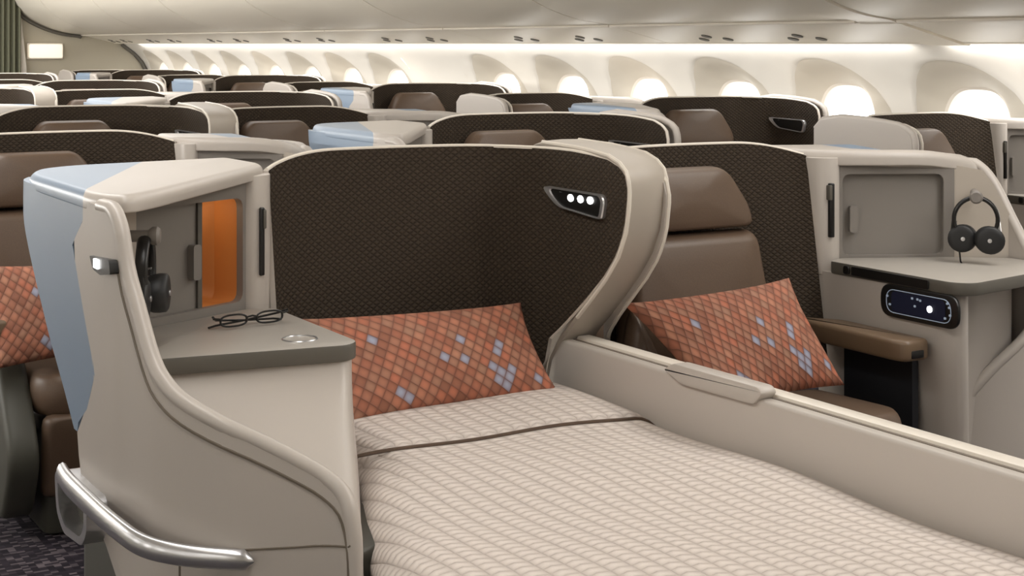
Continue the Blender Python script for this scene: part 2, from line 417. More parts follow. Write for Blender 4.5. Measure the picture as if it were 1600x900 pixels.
# overhead bins on the right, with the service panels under them
BIN = spline([(4.62, 1.508), (4.58, 1.522), (4.4, 1.548), (4.2, 1.61), (4.0, 1.715), (3.87, 1.85), (3.8, 2.0), (3.79, 2.2), (3.8, 2.36)], 4)
PSU = [(5.035, 1.418), (4.98, 1.424), (4.8, 1.468), (4.66, 1.502), (4.635, 1.511)]
edges = [-1.6, .9, 2.86, 4.83]
edges2 = [5.07, 6.98, 8.9, 10.82, 12.74, 14.66, 16.58, YB]
ordw = ['first', 'second', 'third', 'fourth', 'fifth', 'sixth', 'seventh', 'eighth', 'ninth', 'tenth', 'eleventh']
def sweep(prof, y0, y1, back):
    prof = list(prof)
    ring = [(x, z) for x, z in prof]+back
    return loft([[(x, y, z) for x, z in ring] for y in (y0, y1)])
for side in (1, -1):
    fx = (lambda x: x) if side > 0 else (lambda x: 2*XC-x)
    spans = list(zip(edges, edges[1:]))+list(zip(edges2, edges2[1:]))
    for k, (a, b) in enumerate(spans):
        if side < 0 and k > 4: continue
        vis = side > 0 and k >= 2
        if side > 0:
            lab = ('ivory overhead bin nearer than the curved ceiling frame, at the upper right' if k == 2 else
                   'ivory overhead bin behind the camera side of the cabin, %s of three' % ordw[min(k, 2)] if k < 2 else
                   'ivory overhead bin above the windows, %s one behind the curved ceiling frame' % ordw[k-3])
        else: lab = 'ivory overhead bin over the left hand windows, %s from the front' % ordw[k]
        t = thing('overhead_bin', lab, 'overhead bin', (fx(4.4), (a+b)/2, 1.51), 'overhead bins')
        c = t.location
        v, f = sweep(BIN, a+.007, b-.007, [(4.75, 2.36), (4.95, 2.0), (4.72, 1.575), (4.65, 1.535)])
        obj('bin_door', [(fx(x)-c.x, y-c.y, z-c.z) for x, y, z in v], f, M['bin'], t, 30)
        lip = tube([(fx(4.60)-c.x, y-c.y, 1.512-c.z) for y in (a+.006, (a+b)/2, b-.006)], .007, 8)
        obj('door_lip', *lip, M['rim'], t)
    # service panels
    for k, (a, b) in enumerate(spans):
        if side < 0 and (k > 4 or k == 0): continue
        v, f = sweep(PSU, a+.004, b-.004, [(4.67, 1.535), (5.04, 1.50)])
        t = tag(obj('service_panel', [(fx(x), y, z) for x, y, z in v], f, M['bin'], None, 30),
                ('ivory passenger service panel with small vents, under the %s bin %s' % (ordw[k] if k < 3 else ordw[k-3],
                 'from the front' if k < 3 else 'behind the curved ceiling frame')) if side > 0 else 'ivory passenger service panel over the left hand seats, %s from the front' % ordw[k], 'service panel', 'service panels')
        if side > 0:
            for q, yq in enumerate((a+.35*(b-a), a+.72*(b-a))):
                for d in range(3):
                    cx = 4.9-.06*(d % 2); zz = interp(cx, [(4.8, 1.468), (4.98, 1.424)])
                    ring = [(cx+.028*math.cos(2*math.pi*i/12), yq+.1*d-.1+.028*math.sin(2*math.pi*i/12)) for i in range(12)]
                    sl = slab(ring, -.006, .004, .002, 1, map3=lambda x, y, h: (x, y, interp(x, [(4.8, 1.468), (4.98, 1.424)])+h))
                    obj('air_vent', *sl, M['greyd'], t)
# curved frame between two bins, running down over the cove to the side wall
v, f = sweep([(x-.006, z-.005) for x, z in BIN[:-1]], 4.84, 5.06, [(4.9, 2.3), (4.9, 1.56)])
m = MB(); m.add(v, f)
v, f = sweep([(x, z-.008) for x, z in PSU], 4.84, 5.06, [(4.7, 1.56), (5.04, 1.50)]); m.add(v, f)
struct(m.obj('trim_1', [M['bin']]))
# rail closing the cove towards the window wall
m = MB()
for a, b in ((YF, 4.83), (5.07, YB)):
    m.add(*rbox((5.0, (a+b)/2, 1.4215), (.035, b-a, .006), .002))
struct(m.obj('trim_2', [M['bin']]))
# end of the cabin: dark edge trim, lit sign, curtain and its post
m = MB(); pth = [(wx(z)-.03, YB-.03, z) for z in (.3, .8, 1.0, 1.1, 1.2, 1.3, 1.41)]
m.add(*tube(pth, .022, 6)); struct(m.obj('trim_3', [M['greyd']]))
m = MB(); pth = [(x-.02, YB-.03, z-.02) for x, z in BIN]
m.add(*tube(pth, .02, 6)); struct(m.obj('trim_4', [M['greyd']]))
t = thing('wall_sign', 'small white lit sign box on the grey end wall', 'sign', (4.2, YB-.05, 1.335))
obj('sign_face', *rbox((0, 0, 0), (.37, .07, .16), .02), M['glow'], t)
obj('sign_housing', *rbox((0, .035, 0), (.40, .03, .18), .01), M['rim'], t)
cv = [(3.2+.71*k/60, YB-.12+.035*math.sin(k*1.25), z) for z in (.05, 2.3) for k in range(61)]
cv += [(x, y+.012, z) for x, y, z in cv]
n = 61; f = [(k, k+1, n+k+1, n+k) for k in range(60)]+[(2*n+k, 3*n+k, 3*n+k+1, 2*n+k+1) for k in range(60)]
f += [(k, k+1, 2*n+k+1, 2*n+k) for k in range(60)]+[(n+k, 3*n+k, 3*n+k+1, n+k+1) for k in range(60)]
tag(obj('curtain', cv, f, M['curtain'], None, 80), 'dark green grey pleated curtain at the far end of the cabin', 'curtain')
v, f = loft([[(x+dx, y, z) for dx, y in ((-.03, YB-.09), (.03, YB-.09), (.03, YB), (-.03, YB))] for x, z in ((3.95, 0), (3.95, 1.15), (3.84, 2.2))])
struct(obj('trim_5', v, f, M['rim'], None, 20))

# ------------------------------------------------------------------ seat modules
# o = distance from the seat pair's middle plane, y = along the cabin (0 = row line, - is forward), z up.
SH = spline([(.832, .155), (.79, .185), (.70, .215), (.58, .235), (.45, .24), (.33, .225), (.22, .19), (.14, .135), (.095, .07), (.078, 0), (.07, -.08), (.066, -.16), (.065, -.246)], 6)
ZT = [(-.247, 1.061), (-.244, 1.082), (-.235, 1.102), (-.21, 1.118), (-.162, 1.133), (-.09, 1.140), (-.014, 1.145), (.15, 1.149)]
ZL = [(-.247, 1.061), (-.244, 1.02), (-.232, .966), (-.20, .905), (-.147, .846), (-.08, .787), (-.014, .732), (.064, .665), (.12, .60), (.145, .53), (.16, .45)]
def shell_cols():
    cols = []; L = 0
    for k, (o, y) in enumerate(SH):
        if k: L += math.hypot(o-SH[k-1][0], y-SH[k-1][1])
        wingness = max(0, min(1, (.26-o)/.14))
        zt_b = 1.152-.036*max(0, (o-.62)/.21)**2.2
        zt = zt_b*(1-wingness)+interp(y, ZT)*wingness
        zl = .45 if o > .14 else interp(y, ZL)
        if .1 < o <= .14: zl = min(zl, .45+.15*(.14-o)/.04)
        cols.append((o, y, zl, zt, L, 1-wingness))
    return cols
def lean(y, z, w): return y-.16*(1.15-z)*w
def make_shell(s, zs, parent):
    cols = shell_cols(); J = 18; gr = []; uv = []
    for (o, y, zl, zt, L, w) in cols:
        c = []
        for j in range(J+1):
            z = (zl+(zt-zl)*j/J); c.append((s*o, lean(y, z, w), z*zs)); uv.append((L, z))
        gr.append(c)
    v, f = wallsheet(gr, .015, s)
    n = len(gr)*(J+1); uv = uv+uv
    idx = [0 if all(k < n for k in q) else 1 for q in f]
    sh = obj('privacy_shell', v, f, [M['quilt'], M['cream']], parent, 40, uv=uv, idx=idx)
    # pale piping along the top and down the leading edge
    top = [(s*c[0], lean(c[1], c[3], c[5]), c[3]*zs) for c in cols]
    off = []
    path = top+[(s*c[0], lean(c[1], c[2], c[5]), c[2]*zs) for c in reversed(cols) if c[0] < .098]
    def mid(p): return p
    obj('piping', *tube([(p[0]+(-.006*s if abs(p[0]) < .13 else 0), p[1]+(.012 if abs(p[0]) > .2 else .0), p[2]+.001) for p in path], .0052, 6), M['rim'], parent)
    return sh
def shell_o(y):
    pts = sorted((q[1], q[0]) for q in SH if q[0] < .2); return interp(y, pts)
def make_lamp(s, zs, parent, lit):
    out = [(.085, 1.052), (-.15, 1.046), (-.162, 1.03), (-.15, .985), (-.13, .984), (.03, 1.0), (.06, 1.02)]
    def place(a, h, z): return (s*(shell_o(a)+h), a, z*zs)
    poly = roundpoly(out, .018, 3); cy = sum(p[0] for p in poly)/len(poly); cz = sum(p[1] for p in poly)/len(poly)
    def ring(k, h): return [place(cy+(p[0]-cy)*k, h, cz+(p[1]-cz)*k) for p in poly]
    # poly runs y,z : subdivide not needed, the lamp hugs the wing
    kk = .86
    lamp = obj('reading_lamp', *loft([ring(1, -.002), ring(1, .008), ring(.97, .011), ring(kk, .011), ring(kk-.02, .004)], cap=True), M['chrome'], parent)
    obj('lamp_recess', *loft([ring(kk-.01, .0035), ring(kk-.01, .007), ring(kk-.2, .0075)]), M['black'], lamp)
    if lit:
        for a in (-.02, -.06, -.1):
            ring2 = [[place(a+.012*math.cos(q*math.pi/6)*k, h, 1.028+.0095*math.sin(q*math.pi/6)*k) for q in range(12)] for k, h in ((1, .006), (1, .0105), (.7, .0125))]
            obj('led', *loft(ring2), M['led'], lamp)
SEATC = {1: .37, -1: .53}
def make_seat(s, zs, label, cat, loc, group, mode='upright'):
    t = thing('business_seat', label, cat, loc, group)
    make_shell(s, zs, t); make_lamp(s, zs, t, mode in ('bed', 'front'))
    if mode == 'bed': return t
    if mode == 'outer':      # the aisle facing skin of the shell
        ol = [(.30, 1.10), (.26, 1.135), (.15, 1.15)]+[(y, z) for y, z in reversed(ZT) if y < .1]+[(y, z) for y, z in ZL[1:8]]+[(.10, .45), (.30, .45)]
        rings = [[(s*x, y, z*zs) for y, z in ol] for x in (.012, .006)]
        obj('outer_panel', *loft(rings), M['cream'], t)
        obj('panel_edge', *tube([(s*.02, y-.004 if y < .2 else y, z*zs+.002) for y, z in ol[:-4]], .014, 8), M['cream'], t, 60)
    c = SEATC[s]
    # headrest, backrest
    def onback(a, b, h): return (s*(c+a) if s > 0 else s*(c-a), .115-.16*(1.1-b)-h+.02, b*zs)
    hd = roundpoly([(-.215, .925), (.215, .925), (.205, .985), (.15, 1.075), (.12, 1.098), (-.12, 1.098), (-.15, 1.075), (-.205, .985)], .03, 4)
    obj('headrest', *puff(hd, onback, .10, .03), M['leather'], t, 50)
    bk = roundpoly([(-.235, .43), (.235, .43), (.25, .55), (.232, .75), (.215, .918), (-.215, .918), (-.232, .75), (-.25, .55)], .03, 4)
    obj('backrest', *puff(bk, onback, .12, .03), M['leather'], t, 50)
    for sg in (-1, 1):
        bo = roundpoly([(sg*.20, .46), (sg*.262, .5), (sg*.268, .62), (sg*.235, .74), (sg*.2, .68), (sg*.165, .6)], .03, 4)
        if sg < 0: bo = bo[::-1]
        obj('side_bolster', *puff(bo, lambda a, b, h: (lambda p: (p[0], p[1]-.045, p[2]))(onback(a, b, h)), .07, .025), M['leathers'], t, 50)
    cc = .50 if s > 0 else .5
    cu = roundpoly([(cc-.245, .0), (cc-.25, -.36), (cc-.19, -.42), (cc+.19, -.40), (cc+.235, -.34), (cc+.235, 0)], .05, 4)
    obj('seat_cushion', *puff(cu, lambda a, b, h: (s*a, b, .405+h+.03*(-b-.2)), .12, .03), M['leather'], t, 50)
    obj('leg_rest', *puff(roundpoly([(cc-.23, .12), (cc+.22, .12), (cc+.22, .36), (cc-.23, .36)], .03, 3), lambda a, b, h: (s*a, -.40+.12*(.36-b)-h, b), .07, .025), M['leathers'], t, 50)
    # aisle side shroud and armrest, base
    sr = roundpoly([(-.36, .06), (-.10, .06), (.10, .10), (.10, .55), (-.20, .57), (-.36, .40), (-.47, .25)], [.05, .05, .02, .02, .08, .1, .08], 5)
    obj('seat_shroud', *slab(sr, .135, .225, .02, 3, map3=lambda a, b, h: (s*(h+.03), a, b)), M['olive'], t)
    obj('seat_base', *rbox((s*.5, -.12, .15), (.44, .5, .3), .03), M['olive'], t)
    if mode != 'front': obj('armrest', *slab(roundpoly([(.115, .1), (.115, -.36), (.24, -.36), (.24, .1)], .03, 4), .575, .635, .012, 3, map3=lambda a, b, h: (s*a, b, h)), M['armrest'], t)
    a2 = slab(roundpoly([(.745, .14), (.745, -.30), (.76, -.335), (.838, -.335), (.848, -.32), (.848, .0)], .02, 4), .578, .635, .012, 3, map3=lambda a, b, h: (s*a, b, h))
    ar = obj('armrest', *a2, M['armrest'], t)
    obj('recline_button', *rbox((s*.80, -.333, .597), (.045, .01, .022), .004), M['black'], ar)
    return t

# ------------------------------------------------------------------ side console
WING_L = [(1.36, .30, 1.112), (1.395, .2, 1.115), (1.395, .0, 1.115), (1.395, -.2, 1.115), (1.395, -.38, 1.113), (1.391, -.46, 1.108), (1.387, -.505, 1.075), (1.382, -.535, 1.0), (1.376, -.575, .94), (1.368, -.638, .856), (1.358, -.684, .818), (1.334, -.73, .788),
          (1.285, -.785, .757), (1.225, -.815, .726), (1.165, -.843, .691), (1.125, -.862, .664), (1.10, -.885, .634), (1.092, -.90, .588), (1.09, -.905, .53), (1.089, -.907, .42), (1.088, -.909, .3)]
WING_R = [(1.34, .28, 1.09), (1.375, .2, 1.09), (1.375, .08, 1.082), (1.375, -.0, 1.06), (1.375, -.05, 1.03), (1.375, -.093, .98), (1.375, -.14, .91), (1.375, -.178, .856), (1.372, -.23, .78), (1.355, -.27, .70), (1.28, -.29, .60), (1.18, -.25, .5), (1.12, -.21, .41), (1.095, -.195, .31)]
REAR = [(.1, -.74), (.35, -.70), (.43, -.57), (.5, -.42), (.55, -.31), (.63, -.27), (.71, -.17), (.81, -.03), (.89, .06), (1.0, .17), (1.12, .30)]
BLUE = [(.1, -.74), (.35, -.70), (.43, -.57), (.5, -.42), (.55, -.31), (.63, -.271), (.665, -.27), (.71, -.345), (.79, -.40), (.9, -.315), (1.02, -.23), (1.075, -.312), (1.14, -.315)]
PN = ((.9075, .095), (1.1985, -.049)); PL = math.hypot(PN[1][0]-PN[0][0], PN[1][1]-PN[0][1])
PD = ((PN[1][0]-PN[0][0])/PL, (PN[1][1]-PN[0][1])/PL); PQ = (-PD[1], PD[0])   # PQ points to the rear
PQ = PQ if PQ[1] > 0 else (-PQ[0], -PQ[1])
def make_console(s, w, zs, label, loc, group, front=False, door=0.0):
    t = thing('side_console', label, 'console', loc, group)
    k = w/.563
    def wo(o): return o if o <= .832 else .832+(o-.832)*k
    def mp(o, y, z): return (s*wo(o), y, z)
    def mz(o, y, z): return (s*wo(o), y, z*zs)
    def ob(name, vf, mat, par=t, sm=35, fn=mz, **kw):
        v, f = vf; return obj(name, [fn(*p) for p in v], f, mat, par, sm, **kw)
    path = spline(WING_L if s < 0 else WING_R, 5)
    # --- aisle wing: parameter along the plan path
    ys = [p[1] for p in path]
    def at_y(y):      # index along the path where it comes forward to y (monotonic part)
        for i in range(len(path)-1):
            if path[i][1] >= y >= path[i+1][1]:
                d = path[i][1]-path[i+1][1]; return i+((path[i][1]-y)/d if d > 1e-9 else 0)
        return 0 if y > path[0][1] else len(path)-1
    def at_i(q):
        i = int(min(q, len(path)-1.001)); u = q-i; a, b = path[i], path[min(i+1, len(path)-1)]
        return tuple(a[n]+(b[n]-a[n])*u for n in range(3))
    NI = 44; NJ = 24; last = len(path)-1
    zb = .1
    ztop = 1.115 if s < 0 else 1.09
    def sheet(fa, fb, ni, lo, hi, zlo=zb):
        gr = []
        for i in range(ni+1):
            col = []
            for j in range(NJ+1):
                h = j/NJ; zr = zlo+(ztop-zlo)*h
                qa = at_y(fa(zr)) if callable(fa) else fa
                qb = at_y(fb(zr)) if callable(fb) else fb
                q = qa+(qb-qa)*i/ni; o, y, zt = at_i(q)
                z = zlo+(min(zt, 1.112 if s < 0 else 1.082)-zlo)*h
                col.append((wo(o), y, z))
            gr.append(col)
        return gr
    if s < 0:
        fr = lambda z: interp(z, REAR); fb = lambda z: interp(z, BLUE)
        gr = sheet(fb, last, NI, 0, 1)
        v, f = wallsheet(gr, .028, 1); obj('wing_panel', [(s*p[0], p[1], p[2]) for p in v], f, M['cream'], t, 50)
        gr = sheet(fr, fb, 12, 0, 1, .65)
        v, f = wallsheet(gr, .026, 1); obj('blue_panel', [(s*p[0], p[1], p[2]) for p in v], f, M['blue'], t, 50)['label'] = 'blue grey aisle panel'
    else:
        gr = sheet(0, last, NI, 0, 1)
        v, f = wallsheet(gr, .028, 1); obj('wing_panel', [(s*p[0], p[1], p[2]) for p in v], f, M['cream'], t, 50)
    # rounded bright rim that follows the upper edge of the wing
    i0 = next(i for i, p in enumerate(path) if p[1] < (-.38 if s < 0 else .10))
    rimv = []
    for i in range(i0, len(path)):
        a, b = path[max(i-2, 0)], path[min(i+2, last)]; tv = Vector((b[0]-a[0], b[1]-a[1])); tv.normalize()
        nv = Vector((tv.y, -tv.x))
        if nv.x > 0 and nv.y < .3: nv = -nv
        o, y, z = path[i]; z = min(z, 1.108 if s < 0 else 1.06)
        rimv.append((s*(wo(o)-abs(tv.y)*.0135), y+abs(tv.x)*.0135, z))
    obj('wing_rim', *tube(rimv, .0155, 10), M['cream'], t, 60)
    # --- top cap, its rear corner in blue grey
    if s < 0:
        po = [(1.352, -.468), (1.3965, -.37), (1.3965, .16), (1.35, .29), (1.25, .355), (.835, .42), (.83, .17), (.895, .085), (1.27, -.385)]
        cap = slab(roundpoly(po, [.05, .05, .1, .09, .1, .045, .045, .06, .05], 6), 1.097, 1.132, .021, 6, eb=.004)
        cut = ((1.395, -.315), (1.05, .42))
    else:
        po = [(1.33, -.05), (1.376, .02), (1.378, .2), (1.33, .29), (1.23, .355), (.835, .40), (.83, .17), (.9, .08), (1.08, -.02), (1.24, -.065)]
        cap = slab(roundpoly(po, [.06, .05, .1, .09, .1, .045, .045, .06, .08, .08], 6), 1.086, 1.132, .024, 6, eb=.004, fz=lambda p: (p[0], p[1], p[2]-.7*max(0, p[0]-1.08)**2))
        cut = ((1.40, .06), (.98, .42))
    for nm, mt, inner in (('top_cap', M['cream'], True), ('blue_cap', M['blue'], False)):
        bm = bmesh.new(); vs = [bm.verts.new(p) for p in cap[0]]
        for q in cap[1]: bm.faces.new([vs[n_] for n_ in q])
        dx, dy = cut[1][0]-cut[0][0], cut[1][1]-cut[0][1]
        g_ = bmesh.ops.bisect_plane(bm, geom=bm.verts[:]+bm.edges[:]+bm.faces[:], plane_co=(cut[0][0], cut[0][1], 0), plane_no=(dy, -dx, 0), clear_inner=not inner, clear_outer=inner)
        bmesh.ops.holes_fill(bm, edges=[e_ for e_ in bm.edges if e_.is_boundary], sides=0)
        bm.verts.index_update(); bm.verts.ensure_lookup_table()
        vf = ([v_.co[:] for v_ in bm.verts], [tuple(v_.index for v_ in f_.verts) for f_ in bm.faces]); bm.free()
        q = ob(nm, vf, mt, sm=50)
        if not inner: q['label'] = 'blue grey rear edge of the top'
    # back of the cabinet below the cap
    bkp = [(.835, .39), (1.2, .33), (1.25, .29), (1.25, .2), (.835, .3)]
    ob('rear_panel', slab(bkp, .78, 1.10, 0), M['cream'])
    # --- storage niche in the cabinet face
    def pa(a, h, z): return (PN[0][0]+PD[0]*a+PQ[0]*h, PN[0][1]+PD[1]*a+PQ[1]*h, z)
    def rr(a0, a1, z0, z1, r): return roundpoly([(a0, z0), (a1, z0), (a1, z1), (a0, z1)], r, 4)
    o1 = rr(-.02, PL+.02, .795, 1.112 if s < 0 else 1.088, .02); o2 = rr(.012, PL-.012, .818, 1.06, .025)
    rings = [[pa(a, h, z) for a, z in o] for o, h in ((o1, .02), (o1, .0), (o2, .0), (o2, .02))]; rings.append(rings[0])
    frame = ob('niche_frame', loft(rings, cap=False), M['grey'])
    # orange storage compartment behind the sliding door
    i1 = rr(.004, PL-.004, .81, 1.068, .03)
    rings = [[pa(a, h, z) for a, z in o] for o, h in ((i1, .021), (i1, .10), (rr(.03, PL-.03, .83, 1.05, .03), .135))]
    v, f = loft(rings, cap=False); m_ = len(rings[0]); f = list(f)+[tuple(range(2*m_, 3*m_))]
    ob('storage_liner', (v, f), M['orange'])
    d1 = rr(.0+door, PL-.002+door, .806, 1.072, .02)
    dd = ob('niche_door', loft([[pa(a, h, z) for a, z in d1] for h in (.022, .032)]), M['grey'])
    hx = (.035 if not door else .014)+door
    ob('door_handle', slab(rr(hx, hx+.024, .885, .965, .008), 0, 1, 0, map3=lambda a, z, h: pa(a, .024-.022*h, z)), M['grey'], dd)
    if door: ob('door_edge', slab(rr(door-.001, door+.012, .815, 1.066, .004), 0, 1, 0, map3=lambda a, z, h: pa(a, .031-.016*h, z)), M['greyd'], dd)
    # inner face of the wing, beside the niche
    end = (1.36, -.44) if s < 0 else (1.352, -.155)
    def nz(o, y): return 1.105 if s < 0 else min(1.096-.7*max(0, o-1.08)**2, interp(y, sorted((q[1], q[2]) for q in path))/zs+(1.352-o)*1.3)
    gr = [[(PN[1][0]+(end[0]-PN[1][0])*i/6+.012, PN[1][1]+(end[1]-PN[1][1])*i/6, z) for z in ((.78, .95, 1.105) if s < 0 else (.74, .88, nz(PN[1][0]+(end[0]-PN[1][0])*i/6, PN[1][1]+(end[1]-PN[1][1])*i/6)))] for i in range(7)]
    ob('niche_side', wallsheet(gr, .01, -1), M['cream_lo'])
    # post between niche and shell, with its dark slot
    ob('post', slab(roundpoly([(.825, .19), (.832, .135), (.85, .10), (.893, .082), (.925, .105), (.90, .19)], .02, 4), .765, 1.11, .002), M['cream'])
    sl = ob('strap_slot', slab(roundpoly([(.866, .084), (.879, .078), (.879, .11), (.866, .11)], .003, 2), .875, 1.035, .003), M['black'])
    ob('slot_tab', slab(roundpoly([(.862, .082), (.871, .078), (.871, .10), (.862, .10)], .003, 2), .985, 1.03, .003), M['greyd'], sl)
    # --- shelf
    if s < 0: ps = [(.845, .06), (.845, -.40), (.88, -.43), (1.31, -.37), (1.352, -.40), (1.362, -.36), (1.205, -.05), (.907, .09)]
    else: ps = [(.845, .06), (.848, -.41), (.89, -.45), (1.34, -.36), (1.345, -.16), (1.205, -.05), (.907, .09)]
    rad = [.01, .05, .05, .04, .01, .01, .01, .01] if s < 0 else [.01, .05, .05, .02, .01, .01, .01]
    zsh = .80 if s < 0 else .795
    v, f = slab(roundpoly(ps, rad, 5), zsh-.036, zsh, .005, 2)
    shf = obj('shelf', [mp(*p) for p in v], f, [M['shelf'], M['greyd']], t, 40, idx=[0 if min(v[q][2] for q in fc) > zsh-.004 else 1 for fc in f])
    if front and s < 0:
        cx, cy = (.945, -.325)
        pts = [(s*(cx+.036*math.cos(q*math.pi/16)), cy+.036*math.sin(q*math.pi/16), zsh+.0005) for q in range(32)]
        obj('cup_ring', *tube(pts, .0022, 6, True), M['chrome'], shf)
    # --- pedestal under the shelf
    if s < 0:
        top = [(.85, .1), (.852, -.39), (.875, -.42), (1.25, -.36), (1.34, -.36), (1.28, -.05)]
        bot = [(.85, .1), (.84, -.40), (1.045, -.87), (1.085, -.885), (1.335, -.70), (1.28, -.1)]
        rings = []
        for q in range(13):
            u = q/12; e = u*u*(3-2*u)*.75+.25*u*u; z = .768-(.768-.44)*u
            e = min(1, e*1.05)
            pts = [(a[0]+(b[0]-a[0])*e, a[1]+(b[1]-a[1])*e) for a, b in zip(top, bot)]
            rings.append([(p[0], p[1], z) for p in roundpoly(pts, [.02, .07, .06, .05, .02, .02], 5)])
        ob('pedestal', loft(rings), M['cream'], sm=60, fn=mp)
        pl = [(1.34, -.06), (1.33, -.66), (1.12, -.84), (.9, -.75), (.86, -.06)]
        ob('plinth', slab(roundpoly(pl, .06, 4), 0, .5, .01), M['olive'], fn=mp)
    else:
        top = [(.852, .13), (.852, -.37), (.895, -.425), (1.05, -.25), (1.3, -.22), (1.34, .1)]
        rings = []
        for z, d in ((.76, 0), (.74, .004), (.66, .008), (.55, .02), (.4, .045), (.25, .06), (.0, .06)):
            pts = [(a[0]+(d if n in (1, 2) else 0), a[1]+(d*.8 if n in (1, 2, 3) else 0)) for n, a in enumerate(top)]
            rings.append([(p[0], p[1], z) for p in roundpoly(pts, [.02, .07, .05, .12, .05, .02], 5)])
        ob('pedestal', loft(rings), M['cream'], sm=60, fn=mp)
        # dark storage opening under the armrest, seat remote on the side
        ob('storage_opening', slab(roundpoly([(.0, .34), (-.27, .34), (-.27, .575), (.0, .575)], .02, 3), .84, .862, 0, map3=lambda a, b, h: (h+.004, a, b)), M['navy'], fn=mp)
        def rem(a, b, h): return (.857-h, -.29+a, .715+b)
        rm = ob('seat_remote', slab(roundpoly([(-.145, -.045), (.145, -.045), (.145, .045), (-.145, .045)], .04, 6), 0, .012, .004, 2, map3=rem), M['black'], fn=mp)
        if front:
            ob('remote_screen', slab(roundpoly([(-.10, -.028), (.10, -.028), (.10, .028), (-.10, .028)], .015, 4), .0115, .0135, 0, map3=rem), M['lcd'], rm, fn=mp)
            pts = [(a*.92, b*.92) for a, b in roundpoly([(-.13, -.034), (.13, -.034), (.13, .034), (-.13, .034)], .034, 8)]
            ob('remote_ring', tube([rem(a, b, .0125) for a, b in pts], .0012, 5, True), M['icon'], rm, fn=mp)
            ob('lit_key', loft([[rem(-.045+r*math.cos(q*math.pi/6), -.002+r*math.sin(q*math.pi/6), h) for q in range(12)] for r, h in ((.009, .013), (.009, .0155), (.006, .016))]), M['led'], rm, fn=mp)
            for (a, b) in ((.115, .012), (.105, -.01), (-.115, .012), (-.118, -.008), (-.1, -.018), (-.108, .022), (.02, .018), (.0, .018), (.01, -.002), (-.01, .016)):
                ob('remote_key', slab(roundpoly([(a-.004, b-.003), (a+.004, b-.003), (a+.004, b+.003), (a-.004, b+.003)], .002, 2), .0125, .0148, .0005, 1, map3=rem), M['icon'], rm, fn=mp)
        # control strip let into the shelf edge
        ob('edge_panel', slab(roundpoly([(-.03, -.013), (-.33, -.013), (-.33, .013), (-.03, .013)], .006, 3), 0, .004, .001, 1, map3=lambda a, b, h: (.846-h, a, zsh-.018+b)), M['black'], shf, fn=mp)
        ob('power_socket', slab(roundpoly([(.0, -.012), (-.024, -.012), (-.024, .012), (.0, .012)], .008, 3), 0, .008, .001, 1, map3=lambda a, b, h: (.847-h, a, zsh-.018+b)), M['black'], shf, fn=mp)
    if s < 0 and front:
        # chrome grab rail round the aisle corner
        def ro(y):
            o, yy, z = at_i(at_y(y)); return o
        pth = [(1.418, -.245, .562), (1.424, -.33, .562), (1.422, -.5, .56), (1.415, -.62, .556), (1.395, -.72, .548), (1.34, -.775, .538), (1.265, -.815, .53), (1.235, -.82, .526)]
        pth = spline(pth, 5); rings = []
        for i, p in enumerate(pth):
            a = Vector(pth[max(i-1, 0)]); b = Vector(pth[min(i+1, len(pth)-1)]); d = (b-a).normalized(); nn = Vector((d.y, -d.x, 0)).normalized()
            if nn.x < 0: nn = -nn
            if i > len(pth)-8 and nn.y > 0: nn = -nn
            u = i/(len(pth)-1); hh = .024-.006*u if u < .94 else .024*(1-u)*5+.006; th = .013
            rings.append([tuple(Vector(p)+nn*th*math.cos(q*math.pi/6)+Vector((0, 0, hh*math.sin(q*math.pi/6)))) for q in range(12)])
        rail = ob('grab_rail', loft(rings), M['chrome'], fn=mp, sm=60); rail['label'] = 'satin chrome grab rail'
        # open bracket at the rear end of the rail
        br = [(-.23, .56), (-.25, .574), (-.47, .57), (-.475, .51), (-.44, .474), (-.30, .462), (-.245, .49)]
        bi = [(y_*.82-.18*.355, z_*.74+.26*.525) for y_, z_ in br]
        b1 = roundpoly(br, .02, 3); b2 = roundpoly(bi, .015, 3)
        rings = [[(o, p[0], p[1]) for p in poly] for o, poly in ((1.385, b1), (1.43, b1), (1.43, b2), (1.385, b2))]; rings.append(rings[0])
        ob('rail_bracket', loft(rings, cap=False), M['chrome'], rail, fn=mp)
        ob('bracket_recess', loft([[(o, p[0], p[1]) for p in b2] for o in (1.388, 1.396)]), M['greyd'], rail, fn=mp)
        # small aisle light
        li = roundpoly([(-.385, 1.013), (-.52, 1.02), (-.53, .995), (-.46, .985), (-.41, .99)], .006, 3)
        al = ob('aisle_light', loft([[(o, p[0], p[1]) for p in li] for o in (1.385, 1.4, 1.4015)]), M['black'], fn=mp)
        ob('aisle_light_lens', slab(roundpoly([(-.425, .995), (-.455, .995), (-.455, 1.013), (-.425, 1.013)], .003, 2), 1.40, 1.405, .001, 1, map3=lambda a, b, h: (h, a, b)), M['led'], al, fn=mp)
        # panel gaps: below the rim, across and down the front panel
        q0 = at_y(-.52)
        gp = []
        n_ = 40
        for i in range(n_+1):
            o, y, z = at_i(q0+(last-2-q0)*i/n_); tn = Vector(at_i(min(q0+(last-2-q0)*i/n_+.5, last))[:2])-Vector(at_i(max(q0+(last-2-q0)*i/n_-.5, 0))[:2]); tn.normalize(); out = Vector((-tn.y, tn.x))
            if out.x < -.2: out = -out
            gp.append((o+.000*out.x, y-.000, z-.034))
        ob('panel_seam', tube(gp, .0032, 5), M['seam'], fn=mp)
        gp = []
        for i in range(13):
            q = at_y(-.80)+(last-at_y(-.80))*i/12; o, y, z = at_i(q); gp.append((o, y, .54+.012*i/12))
        ob('panel_seam', tube(gp, .0022, 5), M['seam'], fn=mp)
        o, y, z = at_i(at_y(-.73))
        ob('panel_seam', tube([(o, y, z_) for z_ in (.515, .4, .2)], .0022, 5), M['seam'], fn=mp)
    return t

